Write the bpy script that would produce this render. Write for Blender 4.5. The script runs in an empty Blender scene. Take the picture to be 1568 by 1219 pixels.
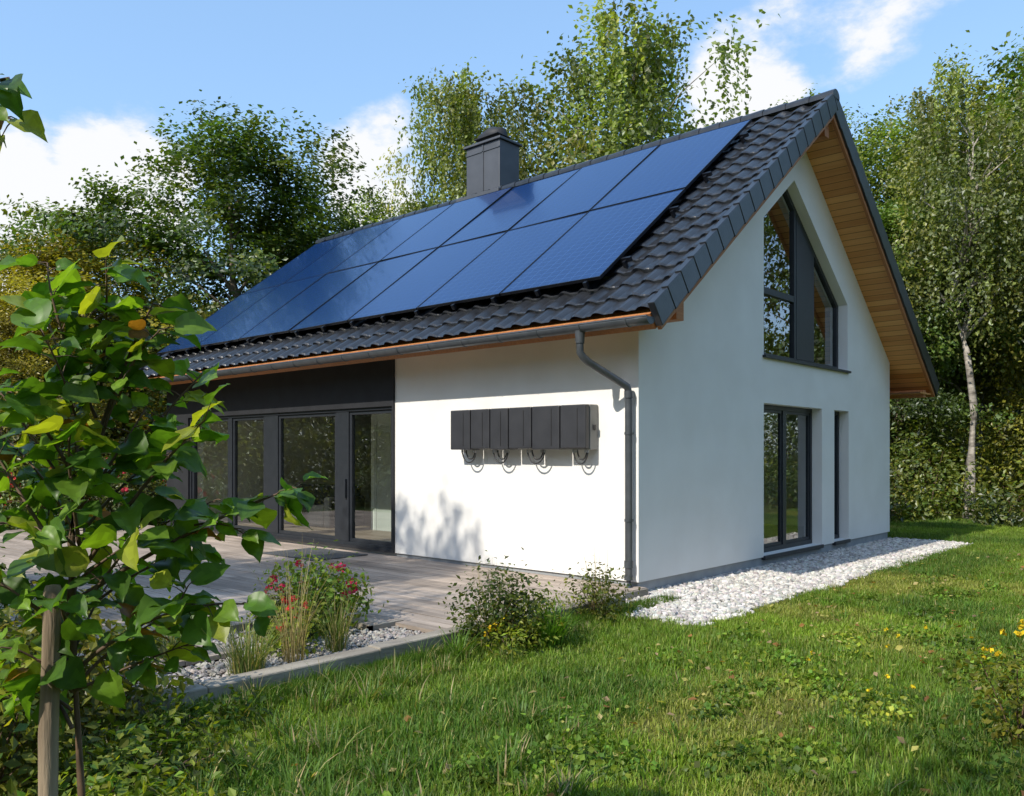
import bpy, math, random
import numpy as np
from mathutils import Vector, Matrix

S = bpy.context.scene
COL = S.collection
S.view_settings.view_transform = 'Standard'
S.view_settings.look = 'None'
S.view_settings.exposure = 0
rad = math.radians

# ------------------------------------------------------------------ helpers
def empty(name, loc=(0,0,0), rot=(0,0,0), scale=(1,1,1), parent=None):
    o = bpy.data.objects.new(name, None)
    o.location = loc; o.rotation_euler = rot; o.scale = scale
    COL.objects.link(o)
    if parent: o.parent = parent
    return o

def link(name, me, parent=None, loc=(0,0,0), rot=(0,0,0), scale=(1,1,1)):
    o = bpy.data.objects.new(name, me)
    o.location = loc; o.rotation_euler = rot; o.scale = scale
    COL.objects.link(o)
    if parent: o.parent = parent
    return o

def fast_mesh(name, V, F, mats, col=None, midx=None, smooth=False):
    V = np.asarray(V, dtype=np.float32); F = np.asarray(F, dtype=np.int32)
    k = F.shape[1]
    me = bpy.data.meshes.new(name)
    me.vertices.add(len(V)); me.vertices.foreach_set('co', V.ravel())
    me.loops.add(F.size); me.loops.foreach_set('vertex_index', F.ravel())
    me.polygons.add(len(F))
    me.polygons.foreach_set('loop_start', np.arange(0, F.size, k, dtype=np.int32))
    if not isinstance(mats, (list, tuple)): mats = [mats]
    for m in mats: me.materials.append(m)
    if midx is not None: me.polygons.foreach_set('material_index', np.asarray(midx, dtype=np.int32))
    me.polygons.foreach_set('use_smooth', np.full(len(F), bool(smooth)))
    me.update(calc_edges=True)
    if col is not None:
        a = me.attributes.new('col', 'FLOAT_COLOR', 'CORNER')
        c = np.ones((len(F), k, 4), dtype=np.float32)
        c[:, :, :3] = np.asarray(col, dtype=np.float32)[:, None, :]
        a.data.foreach_set('color', c.ravel())
    me.validate()
    return me

BOXF = [(0,3,2,1),(4,5,6,7),(0,1,5,4),(1,2,6,5),(2,3,7,6),(3,0,4,7)]
def boxverts(x0,x1,y0,y1,z0,z1):
    return [(x0,y0,z0),(x1,y0,z0),(x1,y1,z0),(x0,y1,z0),(x0,y0,z1),(x1,y0,z1),(x1,y1,z1),(x0,y1,z1)]

def boxes(name, lst, mat, parent=None, bevel=0, **kw):
    V=[];F=[]
    for b in lst:
        n=len(V); V+=boxverts(*b); F+=[tuple(n+i for i in f) for f in BOXF]
    me = fast_mesh(name, V, F, mat)
    o = link(name, me, parent, **kw)
    if bevel:
        m=o.modifiers.new('bev','BEVEL'); m.width=bevel; m.segments=2; m.limit_method='ANGLE'
    return o

def tube(pts, rads, n=6):
    pts=[Vector(p) for p in pts]; V=[];F=[]
    for i,p in enumerate(pts):
        d=(pts[min(i+1,len(pts)-1)]-pts[max(i-1,0)]).normalized()
        a=d.cross(Vector((0,0,1)))
        if a.length<0.05: a=d.cross(Vector((1,0,0)))
        a.normalize(); b=d.cross(a)
        for j in range(n):
            t=2*math.pi*j/n
            V.append(p+a*(math.cos(t)*rads[i])+b*(math.sin(t)*rads[i]))
    for i in range(len(pts)-1):
        for j in range(n):
            k=(j+1)%n
            F.append((i*n+j,(i+1)*n+j,(i+1)*n+k,i*n+k))
    return [tuple(v) for v in V],F

def tubes(name, lst, mat, parent=None, n=8, **kw):
    V=[];F=[]
    for pts,rads in lst:
        if not hasattr(rads,'__len__'): rads=[rads]*len(pts)
        v,f=tube(pts,rads,n); k=len(V); V+=v; F+=[tuple(k+i for i in q) for q in f]
    return link(name, fast_mesh(name,V,F,mat,smooth=True), parent, **kw)

def slab(name, outer, holes, thick, mtx, mat, parent):
    cu=bpy.data.curves.new(name+'_c','CURVE'); cu.dimensions='2D'; cu.fill_mode='BOTH'
    for poly in [outer]+holes:
        sp=cu.splines.new('POLY'); sp.points.add(len(poly)-1)
        for i,p in enumerate(poly): sp.points[i].co=(p[0],p[1],0,1)
        sp.use_cyclic_u=True
    cu.extrude=thick/2
    o=bpy.data.objects.new(name+'_t',cu); COL.objects.link(o)
    dg=bpy.context.evaluated_depsgraph_get()
    me=bpy.data.meshes.new_from_object(o.evaluated_get(dg))
    bpy.data.objects.remove(o); me.name=name
    me.transform(mtx @ Matrix.Translation((0,0,thick/2)))
    me.materials.clear(); me.materials.append(mat)
    me.polygons.foreach_set('use_smooth', np.zeros(len(me.polygons),dtype=bool)); me.update()
    return link(name,me,parent)

# ------------------------------------------------------------------ materials
def nt_of(name):
    m=bpy.data.materials.new(name); m.use_nodes=True
    nt=m.node_tree; return m,nt,nt.nodes,nt.links,nt.nodes['Principled BSDF']

def noise_mat(name, c1, c2, scale=5, rough=0.7, bump=0.0, bscale=None, metallic=0.0, stretch=(1,1,1), detail=6, spec=0.5, coat=0, bdist=0.01):
    m,nt,N,L,b=nt_of(name)
    tc=N.new('ShaderNodeTexCoord'); mp=N.new('ShaderNodeMapping'); mp.inputs['Scale'].default_value=stretch
    L.new(tc.outputs['Object'],mp.inputs['Vector'])
    nz=N.new('ShaderNodeTexNoise'); nz.inputs['Scale'].default_value=scale; nz.inputs['Detail'].default_value=detail
    L.new(mp.outputs[0],nz.inputs['Vector'])
    r=N.new('ShaderNodeValToRGB'); r.color_ramp.elements[0].position=.3; r.color_ramp.elements[1].position=.7
    r.color_ramp.elements[0].color=(*c1,1); r.color_ramp.elements[1].color=(*c2,1)
    L.new(nz.outputs['Fac'],r.inputs['Fac'])
    L.new(r.outputs[0],b.inputs['Base Color'])
    b.inputs['Roughness'].default_value=rough; b.inputs['Metallic'].default_value=metallic
    b.inputs['Specular IOR Level'].default_value=spec
    b.inputs['Coat Weight'].default_value=coat
    if bump:
        n2=N.new('ShaderNodeTexNoise'); n2.inputs['Scale'].default_value=bscale or scale*4; n2.inputs['Detail'].default_value=4
        L.new(mp.outputs[0],n2.inputs['Vector'])
        bp=N.new('ShaderNodeBump'); bp.inputs['Strength'].default_value=bump; bp.inputs['Distance'].default_value=bdist
        L.new(n2.outputs['Fac'],bp.inputs['Height']); L.new(bp.outputs[0],b.inputs['Normal'])
    return m

def leaf_mat(name, trans=0.35, rough=0.45, tint=(1.3,1.35,0.5), spec=.35, simple=False):
    m,nt,N,L,b=nt_of(name)
    at=N.new('ShaderNodeAttribute'); at.attribute_name='col'
    if simple:
        N.remove(b); b=N.new('ShaderNodeBsdfDiffuse'); L.new(at.outputs['Color'],b.inputs['Color'])
        if spec>0:
            g=N.new('ShaderNodeBsdfGlossy'); g.inputs['Roughness'].default_value=rough; g.inputs['Color'].default_value=(.9,.95,1,1)
            m0=N.new('ShaderNodeMixShader'); m0.inputs[0].default_value=spec*.08; L.new(b.outputs[0],m0.inputs[1]); L.new(g.outputs[0],m0.inputs[2]); b=m0
    else:
        b.inputs['Roughness'].default_value=rough; b.inputs['Specular IOR Level'].default_value=spec
        L.new(at.outputs['Color'],b.inputs['Base Color'])
    tr=N.new('ShaderNodeBsdfTranslucent')
    mul=N.new('ShaderNodeMix'); mul.data_type='RGBA'; mul.blend_type='MULTIPLY'; mul.inputs[0].default_value=1
    L.new(at.outputs['Color'],mul.inputs[6]); mul.inputs[7].default_value=(*tint,1)
    L.new(mul.outputs[2],tr.inputs['Color'])
    mx=N.new('ShaderNodeMixShader'); mx.inputs[0].default_value=trans
    L.new(b.outputs[0],mx.inputs[1]); L.new(tr.outputs[0],mx.inputs[2])
    L.new(mx.outputs[0],N['Material Output'].inputs['Surface'])
    return m

def attr_mat(name, rough=.8):
    m,nt,N,L,b=nt_of(name)
    at=N.new('ShaderNodeAttribute'); at.attribute_name='col'
    L.new(at.outputs['Color'],b.inputs['Base Color']); b.inputs['Roughness'].default_value=rough
    return m

M_stucco = noise_mat('white_stucco',(.77,.755,.725),(.83,.82,.795),1.6,.9,.35,140,bdist=.004,spec=.2)
M_found  = noise_mat('foundation_grey',(.27,.29,.31),(.34,.36,.38),6,.85,.2,90)
M_black  = noise_mat('black_cladding',(.020,.021,.025),(.027,.029,.034),4,.6,.05,60,spec=.3)
M_frame  = noise_mat('anthracite_frame',(.020,.024,.030),(.026,.030,.037),8,.42,spec=.4)
M_tile   = noise_mat('roof_tile_black',(.014,.016,.020),(.028,.031,.038),6,.30,.15,60,spec=.6)
M_gutter = noise_mat('gutter_grey',(.07,.08,.09),(.095,.105,.12),10,.35,metallic=.3)
M_chim   = noise_mat('chimney_metal',(.06,.065,.075),(.08,.085,.098),3,.5,metallic=.2)
M_inside = noise_mat('interior_plaster',(.74,.77,.71),(.78,.81,.75),2,.9)
M_insdark= noise_mat('interior_floor',(.20,.15,.10),(.28,.21,.15),3,.5)
M_table  = noise_mat('table_wood',(.12,.08,.05),(.2,.14,.09),3,.5)
M_sofa   = noise_mat('sofa_fabric',(.03,.03,.035),(.05,.05,.055),20,.9)
M_cab    = noise_mat('cabinet_grey',(.50,.53,.50),(.55,.58,.55),2,.4)
M_bark   = noise_mat('bark_brown',(.10,.08,.06),(.24,.19,.14),9,.9,.5,25,stretch=(1,1,.25))
M_bbark  = noise_mat('bark_birch',(.10,.085,.07),(.50,.45,.39),5,.8,.3,20,stretch=(1,1,3))
M_stake  = noise_mat('stake_wood',(.14,.10,.065),(.42,.33,.23),22,.85,.8,60,stretch=(1,1,.1))
M_kerb   = noise_mat('kerb_timber',(.17,.145,.115),(.38,.34,.28),6,.85,.6,30,stretch=(.3,1,1))
M_inv    = noise_mat('inverter_dark',(.028,.029,.034),(.038,.039,.045),5,.45)
M_invside= noise_mat('inverter_casing',(.17,.17,.165),(.22,.22,.215),5,.5)
M_cable  = noise_mat('cable_black',(.02,.02,.022),(.03,.03,.03),5,.5)
M_conn   = noise_mat('connector_grey',(.35,.35,.36),(.45,.45,.46),5,.5)
M_mat    = noise_mat('doormat',(.05,.055,.06),(.09,.095,.10),60,.95,.5,200)
M_soil   = noise_mat('soil',(.035,.026,.018),(.09,.07,.05),8,.95,.8,40)
M_gravbase=noise_mat('gravel_bed',(.30,.29,.28),(.5,.49,.47),50,.9,.8,80)
M_stone  = attr_mat('gravel_stone',.85)
M_leaf   = leaf_mat('tree_leaves',.42,.45,(1.3,1.4,.45),.9,simple=True)
M_leafn  = leaf_mat('garden_leaves',.45,.38,(1.7,1.7,.4))
M_grass  = leaf_mat('grass_blades',.40,.5,(1.3,1.35,.4),.35,simple=True)
M_petal  = leaf_mat('petals',.3,.6,(1.2,1,1),0,simple=True)
M_stem   = noise_mat('stem_brown',(.08,.05,.03),(.16,.1,.06),20,.7)

def wood_mat(name,c1,c2,board,axis):
    m,nt,N,L,b=nt_of(name)
    tc=N.new('ShaderNodeTexCoord'); sx=N.new('ShaderNodeSeparateXYZ'); L.new(tc.outputs['Object'],sx.inputs[0])
    mu=N.new('ShaderNodeMath'); mu.operation='MULTIPLY'; mu.inputs[1].default_value=1/board; L.new(sx.outputs[axis],mu.inputs[0])
    fl=N.new('ShaderNodeMath'); fl.operation='FLOOR'; L.new(mu.outputs[0],fl.inputs[0])
    fr=N.new('ShaderNodeMath'); fr.operation='FRACT'; L.new(mu.outputs[0],fr.inputs[0])
    lt=N.new('ShaderNodeMath'); lt.operation='GREATER_THAN'; lt.inputs[1].default_value=.07; L.new(fr.outputs[0],lt.inputs[0])
    wn=N.new('ShaderNodeTexWhiteNoise'); wn.noise_dimensions='1D'; L.new(fl.outputs[0],wn.inputs['W'])
    mp=N.new('ShaderNodeMapping'); mp.inputs['Scale'].default_value=(14,1.2,14) ; L.new(tc.outputs['Object'],mp.inputs[0])
    nz=N.new('ShaderNodeTexNoise'); nz.inputs['Scale'].default_value=1.5; nz.inputs['Detail'].default_value=6; L.new(mp.outputs[0],nz.inputs[0])
    ad=N.new('ShaderNodeMath'); ad.operation='ADD'; L.new(wn.outputs['Value'],ad.inputs[0]); L.new(nz.outputs['Fac'],ad.inputs[1])
    mr=N.new('ShaderNodeMapRange'); mr.inputs[1].default_value=.3; mr.inputs[2].default_value=1.6; L.new(ad.outputs[0],mr.inputs[0])
    mx=N.new('ShaderNodeMix'); mx.data_type='RGBA'; mx.inputs[6].default_value=(*c1,1); mx.inputs[7].default_value=(*c2,1); L.new(mr.outputs[0],mx.inputs[0])
    m2=N.new('ShaderNodeMix'); m2.data_type='RGBA'; m2.inputs[6].default_value=(c1[0]*.25,c1[1]*.25,c1[2]*.25,1); L.new(mx.outputs[2],m2.inputs[7]); L.new(lt.outputs[0],m2.inputs[0])
    L.new(m2.outputs[2],b.inputs['Base Color']); b.inputs['Roughness'].default_value=.6
    return m
M_soffit=wood_mat('soffit_wood',(.50,.20,.05),(.80,.41,.14),.13,'X')
M_barge =noise_mat('bargeboard_wood',(.34,.125,.04),(.48,.20,.07),5,.6,stretch=(.3,6,6))

def deck_mat():
    m,nt,N,L,b=nt_of('weathered_deck')
    at=N.new('ShaderNodeAttribute'); at.attribute_name='col'
    tc=N.new('ShaderNodeTexCoord'); mp=N.new('ShaderNodeMapping'); mp.inputs['Scale'].default_value=(40,1.3,20); L.new(tc.outputs['Object'],mp.inputs[0])
    nz=N.new('ShaderNodeTexNoise'); nz.inputs['Scale'].default_value=1; nz.inputs['Detail'].default_value=8; nz.inputs['Roughness'].default_value=.7; L.new(mp.outputs[0],nz.inputs[0])
    n3=N.new('ShaderNodeTexNoise'); n3.inputs['Scale'].default_value=1.1; n3.inputs['Detail'].default_value=5; L.new(tc.outputs['Object'],n3.inputs[0])
    mr=N.new('ShaderNodeMapRange'); mr.inputs[1].default_value=.3; mr.inputs[2].default_value=.7; mr.inputs[3].default_value=.58; mr.inputs[4].default_value=1.2; L.new(nz.outputs[0],mr.inputs[0])
    m3=N.new('ShaderNodeMapRange'); m3.inputs[1].default_value=.35; m3.inputs[2].default_value=.65; m3.inputs[3].default_value=.75; m3.inputs[4].default_value=1.12; L.new(n3.outputs[0],m3.inputs[0])
    mm=N.new('ShaderNodeMath'); mm.operation='MULTIPLY'; L.new(mr.outputs[0],mm.inputs[0]); L.new(m3.outputs[0],mm.inputs[1])
    vm=N.new('ShaderNodeVectorMath'); vm.operation='SCALE'; L.new(at.outputs['Color'],vm.inputs[0]); L.new(mm.outputs[0],vm.inputs['Scale'])
    L.new(vm.outputs[0],b.inputs['Base Color']); b.inputs['Roughness'].default_value=.85; b.inputs['Specular IOR Level'].default_value=.15
    bp=N.new('ShaderNodeBump'); bp.inputs['Strength'].default_value=.4; bp.inputs['Distance'].default_value=.003; L.new(nz.outputs[0],bp.inputs['Height']); L.new(bp.outputs[0],b.inputs['Normal'])
    return m
M_deck=deck_mat()

def glass_mat():
    m=bpy.data.materials.new('window_glass'); m.use_nodes=True; nt=m.node_tree; N=nt.nodes; L=nt.links
    N.remove(N['Principled BSDF'])
    gl=N.new('ShaderNodeBsdfGlossy'); gl.inputs['Roughness'].default_value=.004; gl.inputs['Color'].default_value=(.95,.97,1,1)
    tr=N.new('ShaderNodeBsdfTransparent'); tr.inputs['Color'].default_value=(.85,.91,.89,1)
    lw=N.new('ShaderNodeLayerWeight'); lw.inputs['Blend'].default_value=.5
    pw=N.new('ShaderNodeMath'); pw.operation='POWER'; pw.inputs[1].default_value=4.0; L.new(lw.outputs['Facing'],pw.inputs[0])
    mr=N.new('ShaderNodeMapRange'); mr.inputs[1].default_value=0; mr.inputs[2].default_value=1; mr.inputs[3].default_value=.20; mr.inputs[4].default_value=1; L.new(pw.outputs[0],mr.inputs[0])
    mx=N.new('ShaderNodeMixShader'); L.new(mr.outputs[0],mx.inputs[0]); L.new(tr.outputs[0],mx.inputs[1]); L.new(gl.outputs[0],mx.inputs[2])
    L.new(mx.outputs[0],N['Material Output'].inputs['Surface'])
    return m
M_glass=glass_mat()
def pane(name, quads, parent):
    V=[];F=[]
    for q in quads:
        n=len(V); V+=q; F.append((n,n+1,n+2,n+3))
    return link(name,fast_mesh(name,V,F,M_glass),parent)

def pv_mat():
    m,nt,N,L,b=nt_of('solar_cells')
    tc=N.new('ShaderNodeTexCoord'); sx=N.new('ShaderNodeSeparateXYZ'); L.new(tc.outputs['Object'],sx.inputs[0])
    def lines(axis,pitch,w):
        mu=N.new('ShaderNodeMath'); mu.operation='MULTIPLY'; mu.inputs[1].default_value=1/pitch; L.new(sx.outputs[axis],mu.inputs[0])
        fr=N.new('ShaderNodeMath'); fr.operation='FRACT'; L.new(mu.outputs[0],fr.inputs[0])
        lt=N.new('ShaderNodeMath'); lt.operation='LESS_THAN'; lt.inputs[1].default_value=w; L.new(fr.outputs[0],lt.inputs[0]); return lt
    def mxm(a,bb):
        q=N.new('ShaderNodeMath'); q.operation='MAXIMUM'; L.new(a.outputs[0],q.inputs[0]); L.new(bb.outputs[0],q.inputs[1]); return q
    grid=mxm(lines('X',.13,.05),lines('Y',.158,.05))
    bus=lines('Y',.0316,.09)
    c0=N.new('ShaderNodeMix'); c0.data_type='RGBA'; c0.inputs[6].default_value=(.003,.022,.095,1); c0.inputs[7].default_value=(.010,.045,.15,1); L.new(bus.outputs[0],c0.inputs[0])
    c1=N.new('ShaderNodeMix'); c1.data_type='RGBA'; c1.inputs[7].default_value=(.035,.085,.21,1); L.new(c0.outputs[2],c1.inputs[6]); L.new(grid.outputs[0],c1.inputs[0])
    L.new(c1.outputs[2],b.inputs['Base Color'])
    b.inputs['Roughness'].default_value=.2; b.inputs['Specular IOR Level'].default_value=.35; b.inputs['Specular Tint'].default_value=(.35,.62,1,1)
    b.inputs['Coat Weight'].default_value=.3; b.inputs['Coat Roughness'].default_value=.05; b.inputs['Coat Tint'].default_value=(.6,.8,1,1)
    return m
M_pv=pv_mat()
M_pvframe=noise_mat('panel_frame',(.012,.014,.02),(.018,.02,.028),5,.4,metallic=.5)

def ground_mat():
    m,nt,N,L,b=nt_of('lawn_ground')
    tc=N.new('ShaderNodeTexCoord')
    n1=N.new('ShaderNodeTexNoise'); n1.inputs['Scale'].default_value=.9; n1.inputs['Detail'].default_value=6; L.new(tc.outputs['Object'],n1.inputs[0])
    n2=N.new('ShaderNodeTexNoise'); n2.inputs['Scale'].default_value=30; n2.inputs['Detail'].default_value=5; L.new(tc.outputs['Object'],n2.inputs[0])
    r1=N.new('ShaderNodeValToRGB'); e=r1.color_ramp.elements; e[0].position=.38; e[0].color=(.06,.11,.018,1); e[1].position=.62; e[1].color=(.15,.15,.04,1)
    L.new(n1.outputs[0],r1.inputs[0])
    r2=N.new('ShaderNodeValToRGB'); e=r2.color_ramp.elements; e[0].position=.35; e[0].color=(.4,.4,.4,1); e[1].position=.65; e[1].color=(1.1,1.1,1,1)
    L.new(n2.outputs[0],r2.inputs[0])
    mx=N.new('ShaderNodeMix'); mx.data_type='RGBA'; mx.blend_type='MULTIPLY'; mx.inputs[0].default_value=1
    L.new(r1.outputs[0],mx.inputs[6]); L.new(r2.outputs[0],mx.inputs[7]); L.new(mx.outputs[2],b.inputs['Base Color'])
    b.inputs['Roughness'].default_value=.95; b.inputs['Specular IOR Level'].default_value=.1
    return m
M_ground=ground_mat()

# ------------------------------------------------------------------ world
W=bpy.data.worlds.new('World'); S.world=W; W.use_nodes=True
N=W.node_tree.nodes; L=W.node_tree.links
toSun=Vector((-1.0,.04,.86)).normalized()
elev=math.asin(toSun.z); az=math.atan2(toSun.x,toSun.y)
sky=N.new('ShaderNodeTexSky'); sky.sky_type='NISHITA'; sky.sun_disc=False
sky.sun_elevation=elev; sky.sun_rotation=az%(2*math.pi); sky.air_density=1.0; sky.dust_density=.8; sky.ozone_density=1.5
bg=N['Background']; bg.inputs['Strength'].default_value=.15
L.new(sky.outputs[0],bg.inputs['Color'])
hz=N.new('ShaderNodeBackground'); hz.inputs['Color'].default_value=(.165,.30,.485,1); hz.inputs['Strength'].default_value=1.0
addh=N.new('ShaderNodeAddShader'); L.new(bg.outputs[0],addh.inputs[0]); L.new(hz.outputs[0],addh.inputs[1])
tc=N.new('ShaderNodeTexCoord')
def vm(op,a,b=None):
    q=N.new('ShaderNodeVectorMath'); q.operation=op
    L.new(a,q.inputs[0])
    if b is not None:
        if isinstance(b,tuple): q.inputs[1].default_value=b
        else: L.new(b,q.inputs[1])
    return q
nrm=vm('NORMALIZE',tc.outputs['Generated'])
stretch=vm('MULTIPLY',nrm.outputs[0],(1,1,1.9))
nz=N.new('ShaderNodeTexNoise'); nz.inputs['Scale'].default_value=8; nz.inputs['Detail'].default_value=7; nz.inputs['Roughness'].default_value=.6
L.new(stretch.outputs[0],nz.inputs['Vector'])
acc=None
for d,r,w in [((.25,.94,.21),.21,.64),((.38,.89,.27),.14,.56),((.60,.745,.31),.13,.55),((.815,.41,.38),.12,.60),((.86,.32,.47),.17,.44),((-.5,-.7,.3),.7,.45)]:
    dv=Vector(d).normalized()
    ds=vm('DISTANCE',nrm.outputs[0],tuple(dv))
    mr=N.new('ShaderNodeMapRange'); mr.interpolation_type='SMOOTHSTEP'
    mr.inputs[1].default_value=r; mr.inputs[2].default_value=r*.25; mr.inputs[3].default_value=0; mr.inputs[4].default_value=w
    L.new(ds.outputs['Value'],mr.inputs[0])
    if acc is None: acc=mr.outputs[0]
    else:
        q=N.new('ShaderNodeMath'); q.operation='MAXIMUM'; L.new(acc,q.inputs[0]); L.new(mr.outputs[0],q.inputs[1]); acc=q.outputs[0]
ad=N.new('ShaderNodeMath'); ad.operation='ADD'; L.new(acc,ad.inputs[0]); L.new(nz.outputs['Fac'],ad.inputs[1])
cr=N.new('ShaderNodeMapRange'); cr.interpolation_type='SMOOTHSTEP'; cr.inputs[1].default_value=.80; cr.inputs[2].default_value=1.03; cr.inputs[3].default_value=0; cr.inputs[4].default_value=.95
L.new(ad.outputs[0],cr.inputs[0])
bc=N.new('ShaderNodeBackground'); bc.inputs['Strength'].default_value=1.0
cc=N.new('ShaderNodeValToRGB'); cc.color_ramp.elements[0].position=.9; cc.color_ramp.elements[0].color=(.80,.88,.97,1); cc.color_ramp.elements[1].position=1.0; cc.color_ramp.elements[1].color=(1,1,1,1)
L.new(ad.outputs[0],cc.inputs[0]); L.new(cc.outputs[0],bc.inputs['Color'])
mx=N.new('ShaderNodeMixShader'); L.new(cr.outputs[0],mx.inputs[0]); L.new(addh.outputs[0],mx.inputs[1]); L.new(bc.outputs[0],mx.inputs[2])
L.new(mx.outputs[0],N['World Output'].inputs['Surface'])

sun=bpy.data.lights.new('sun','SUN'); sun.energy=5.0; sun.angle=rad(.55); sun.color=(1,.93,.81)
so=bpy.data.objects.new('sun',sun); COL.objects.link(so); so.rotation_euler=toSun.to_track_quat('Z','Y').to_euler(); so.location=(-20,0,20)

# ------------------------------------------------------------------ camera
cam=bpy.data.cameras.new('camera'); co=bpy.data.objects.new('camera',cam); COL.objects.link(co)
co.location=(-8.158,-5.406,1.65); co.rotation_euler=(rad(90),0,rad(-47.92))
cam.lens=29.6; cam.sensor_width=36; cam.shift_y=.0545; cam.clip_end=1000; cam.clip_start=.05
S.camera=co

# ------------------------------------------------------------------ ground
g=fast_mesh('ground',[(-250,-250,0),(250,-250,0),(250,250,0),(-250,250,0)],[(0,1,2,3)],M_ground)
link('ground',g)

# ------------------------------------------------------------------ HOUSE
H=empty('white_house')
GW=8.56; GL=11.5; a=math.atan(.772); RX=4.28
def T(x): return 3.16+.772*(x+.59) if x<RX else 6.92-.772*(x-RX)
def U(x): return T(x)-.20
MG=Matrix(((1,0,0,0),(0,0,1,0),(0,1,0,0),(0,0,0,1)))
gout=[(0,.17),(GW,.17),(GW,U(GW)),(RX,U(RX)),(0,U(0))]
win_lo=[(3.21,.1+.09),(5.31,.19),(5.31,2.38),(3.21,2.38)]
win_nr=[(5.83,.19),(6.47,.19),(6.47,2.38),(5.83,2.38)]
win_up=[(3.21,3.07),(6.42,3.07),(6.42,4.20),(4.25,5.82),(3.21,5.04)]
slab('gable_wall',gout,[win_lo,win_nr,win_up],.3,MG,M_stucco,H)
slab('far_gable_wall',gout,[],.3,Matrix.Translation((0,GL-.3,0))@MG,M_stucco,H)
MF=Matrix(((0,0,1,0),(1,0,0,0),(0,1,0,0),(0,0,0,1)))
fout=[(.3,.17),(GL-.3,.17),(GL-.3,U(0)),(.3,U(0))]
door=[(4.33,.2),(10.64,.2),(10.64,2.38),(4.33,2.38)]
slab('long_wall',fout,[door],.3,MF,M_stucco,H)
slab('black_cladding',[(4.31,.172),(GL+.03,.172),(GL+.03,U(0)-.03),(4.31,U(0)-.03)],[[(4.345,.215),(10.62,.215),(10.62,2.365),(4.345,2.365)]],.035,Matrix.Translation((-.037,0,0))@MF,M_black,H)
boxes('back_wall',[(GW-.3,GW,.3,GL-.3,.17,U(GW))],M_stucco,H)
boxes('foundation',[(.03,GW-.03,.03,GL-.03,-.3,.168)],M_found,H)
boxes('interior_floor',[(.3,GW-.3,.3,GL-.3,.169,.2)],M_insdark,H)
boxes('interior_ceiling',[(.3,GW-.3,1.2,GL-.3,2.55,2.8)],M_inside,H)
boxes('interior_walls',[(2.0,2.1,4.1,7.4,.2,2.55),(.31,2.1,4.0,4.1,.2,2.55),(2.1,8.2,3.2,3.3,.2,2.55),(5.5,5.6,6.2,11.2,.2,2.55)],M_inside,H)
boxes('interior_door',[(1.97,2.00,6.35,7.2,.2,2.15),(1.96,1.975,6.29,6.35,.2,2.2),(1.96,1.975,7.2,7.26,.2,2.2)],M_cab,H,bevel=.004)
boxes('low_cabinet',[(1.55,1.97,5.1,6.1,.2,.85)],M_cab,H,bevel=.01)
boxes('sofa',[(1.6,2.4,8.4,10.3,.2,.62),(2.3,2.55,8.4,10.3,.3,1.0),(1.6,2.5,8.2,8.4,.2,.8),(1.6,2.5,10.25,10.5,.2,.8)],M_sofa,H,bevel=.05)
boxes('wall_picture',[(5.46,5.5,8.0,9.2,1.2,2.0)],M_table,H,bevel=.01)
boxes('dining_table',[(3.8,5.0,.9,2.6,.92,.96),(3.85,3.92,.95,1.02,.2,.92),(4.9,4.97,.95,1.02,.2,.92),(3.85,3.92,2.5,2.57,.2,.92),(4.9,4.97,2.5,2.57,.2,.92)],M_table,H)

def frame_g(name,x0,x1,z0,z1,w=.07,y0=.16,y1=.23):
    return [(x0,x1,y0,y1,z0,z0+w),(x0,x1,y0,y1,z1-w,z1),(x0,x0+w,y0+.002,y1+.002,z0+w,z1-w),(x1-w,x1,y0+.002,y1+.002,z0+w,z1-w)]
fr=frame_g('',3.21,5.31,.19,2.38)+[(4.20,4.32,.158,.232,.26,2.31)]+frame_g('',3.28,4.20,.26,2.31,.045,.175,.22)+frame_g('',4.32,5.24,.26,2.31,.045,.175,.22)
fr+=frame_g('',5.83,6.47,.19,2.38)
fr+=[(3.2,5.32,-.03,.16,.13,.187),(5.82,6.48,-.03,.16,.13,.187)]
boxes('gable_window_frames',fr,M_frame,H,bevel=.004)
pane('gable_window_panes',[[(x0,.2,.26),(x1,.2,.26),(x1,.2,2.31),(x0,.2,2.31)] for x0,x1 in ((3.30,4.19),(4.33,5.22),(5.90,6.40))],H)
def inset(poly,d):
    n=len(poly); out=[]
    for i in range(n):
        p0=Vector(poly[i-1]);p1=Vector(poly[i]);p2=Vector(poly[(i+1)%n])
        e1=(p1-p0).normalized();e2=(p2-p1).normalized()
        n1=Vector((-e1.y,e1.x));n2=Vector((-e2.y,e2.x))
        b=(n1+n2).normalized(); k=d/max(.3,b.dot(n1)); q=p1+b*k; out.append((q.x,q.y))
    return out
ins=inset(win_up,.075)
slab('upper_window_frame',win_up,[ins],.07,Matrix.Translation((0,.16,0))@MG,M_frame,H)
me=bpy.data.meshes.new('upper_window_pane'); me.from_pydata([(p[0],.195,p[1]) for p in ins],[],[tuple(range(len(ins)))]); me.materials.append(M_glass); link('upper_window_pane',me,H)
boxes('upper_window_mullions',[(4.60,4.68,.155,.24,3.14,5.46),(3.285,4.60,.157,.238,4.02,4.12)],M_frame,H,bevel=.004)
slab('upper_window_panel',[(4.68,3.145),(5.36,3.145),(5.36,4.90),(4.68,5.41)],[],.09,Matrix.Translation((0,.15,0))@MG,M_frame,H)
boxes('window_sill',[(3.17,6.46,-.05,.16,3.03,3.068)],M_frame,H,bevel=.004)
boxes('upper_floor_partition',[(3.0,8.2,4.0,4.1,2.8,4.2)],M_inside,H)

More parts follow.
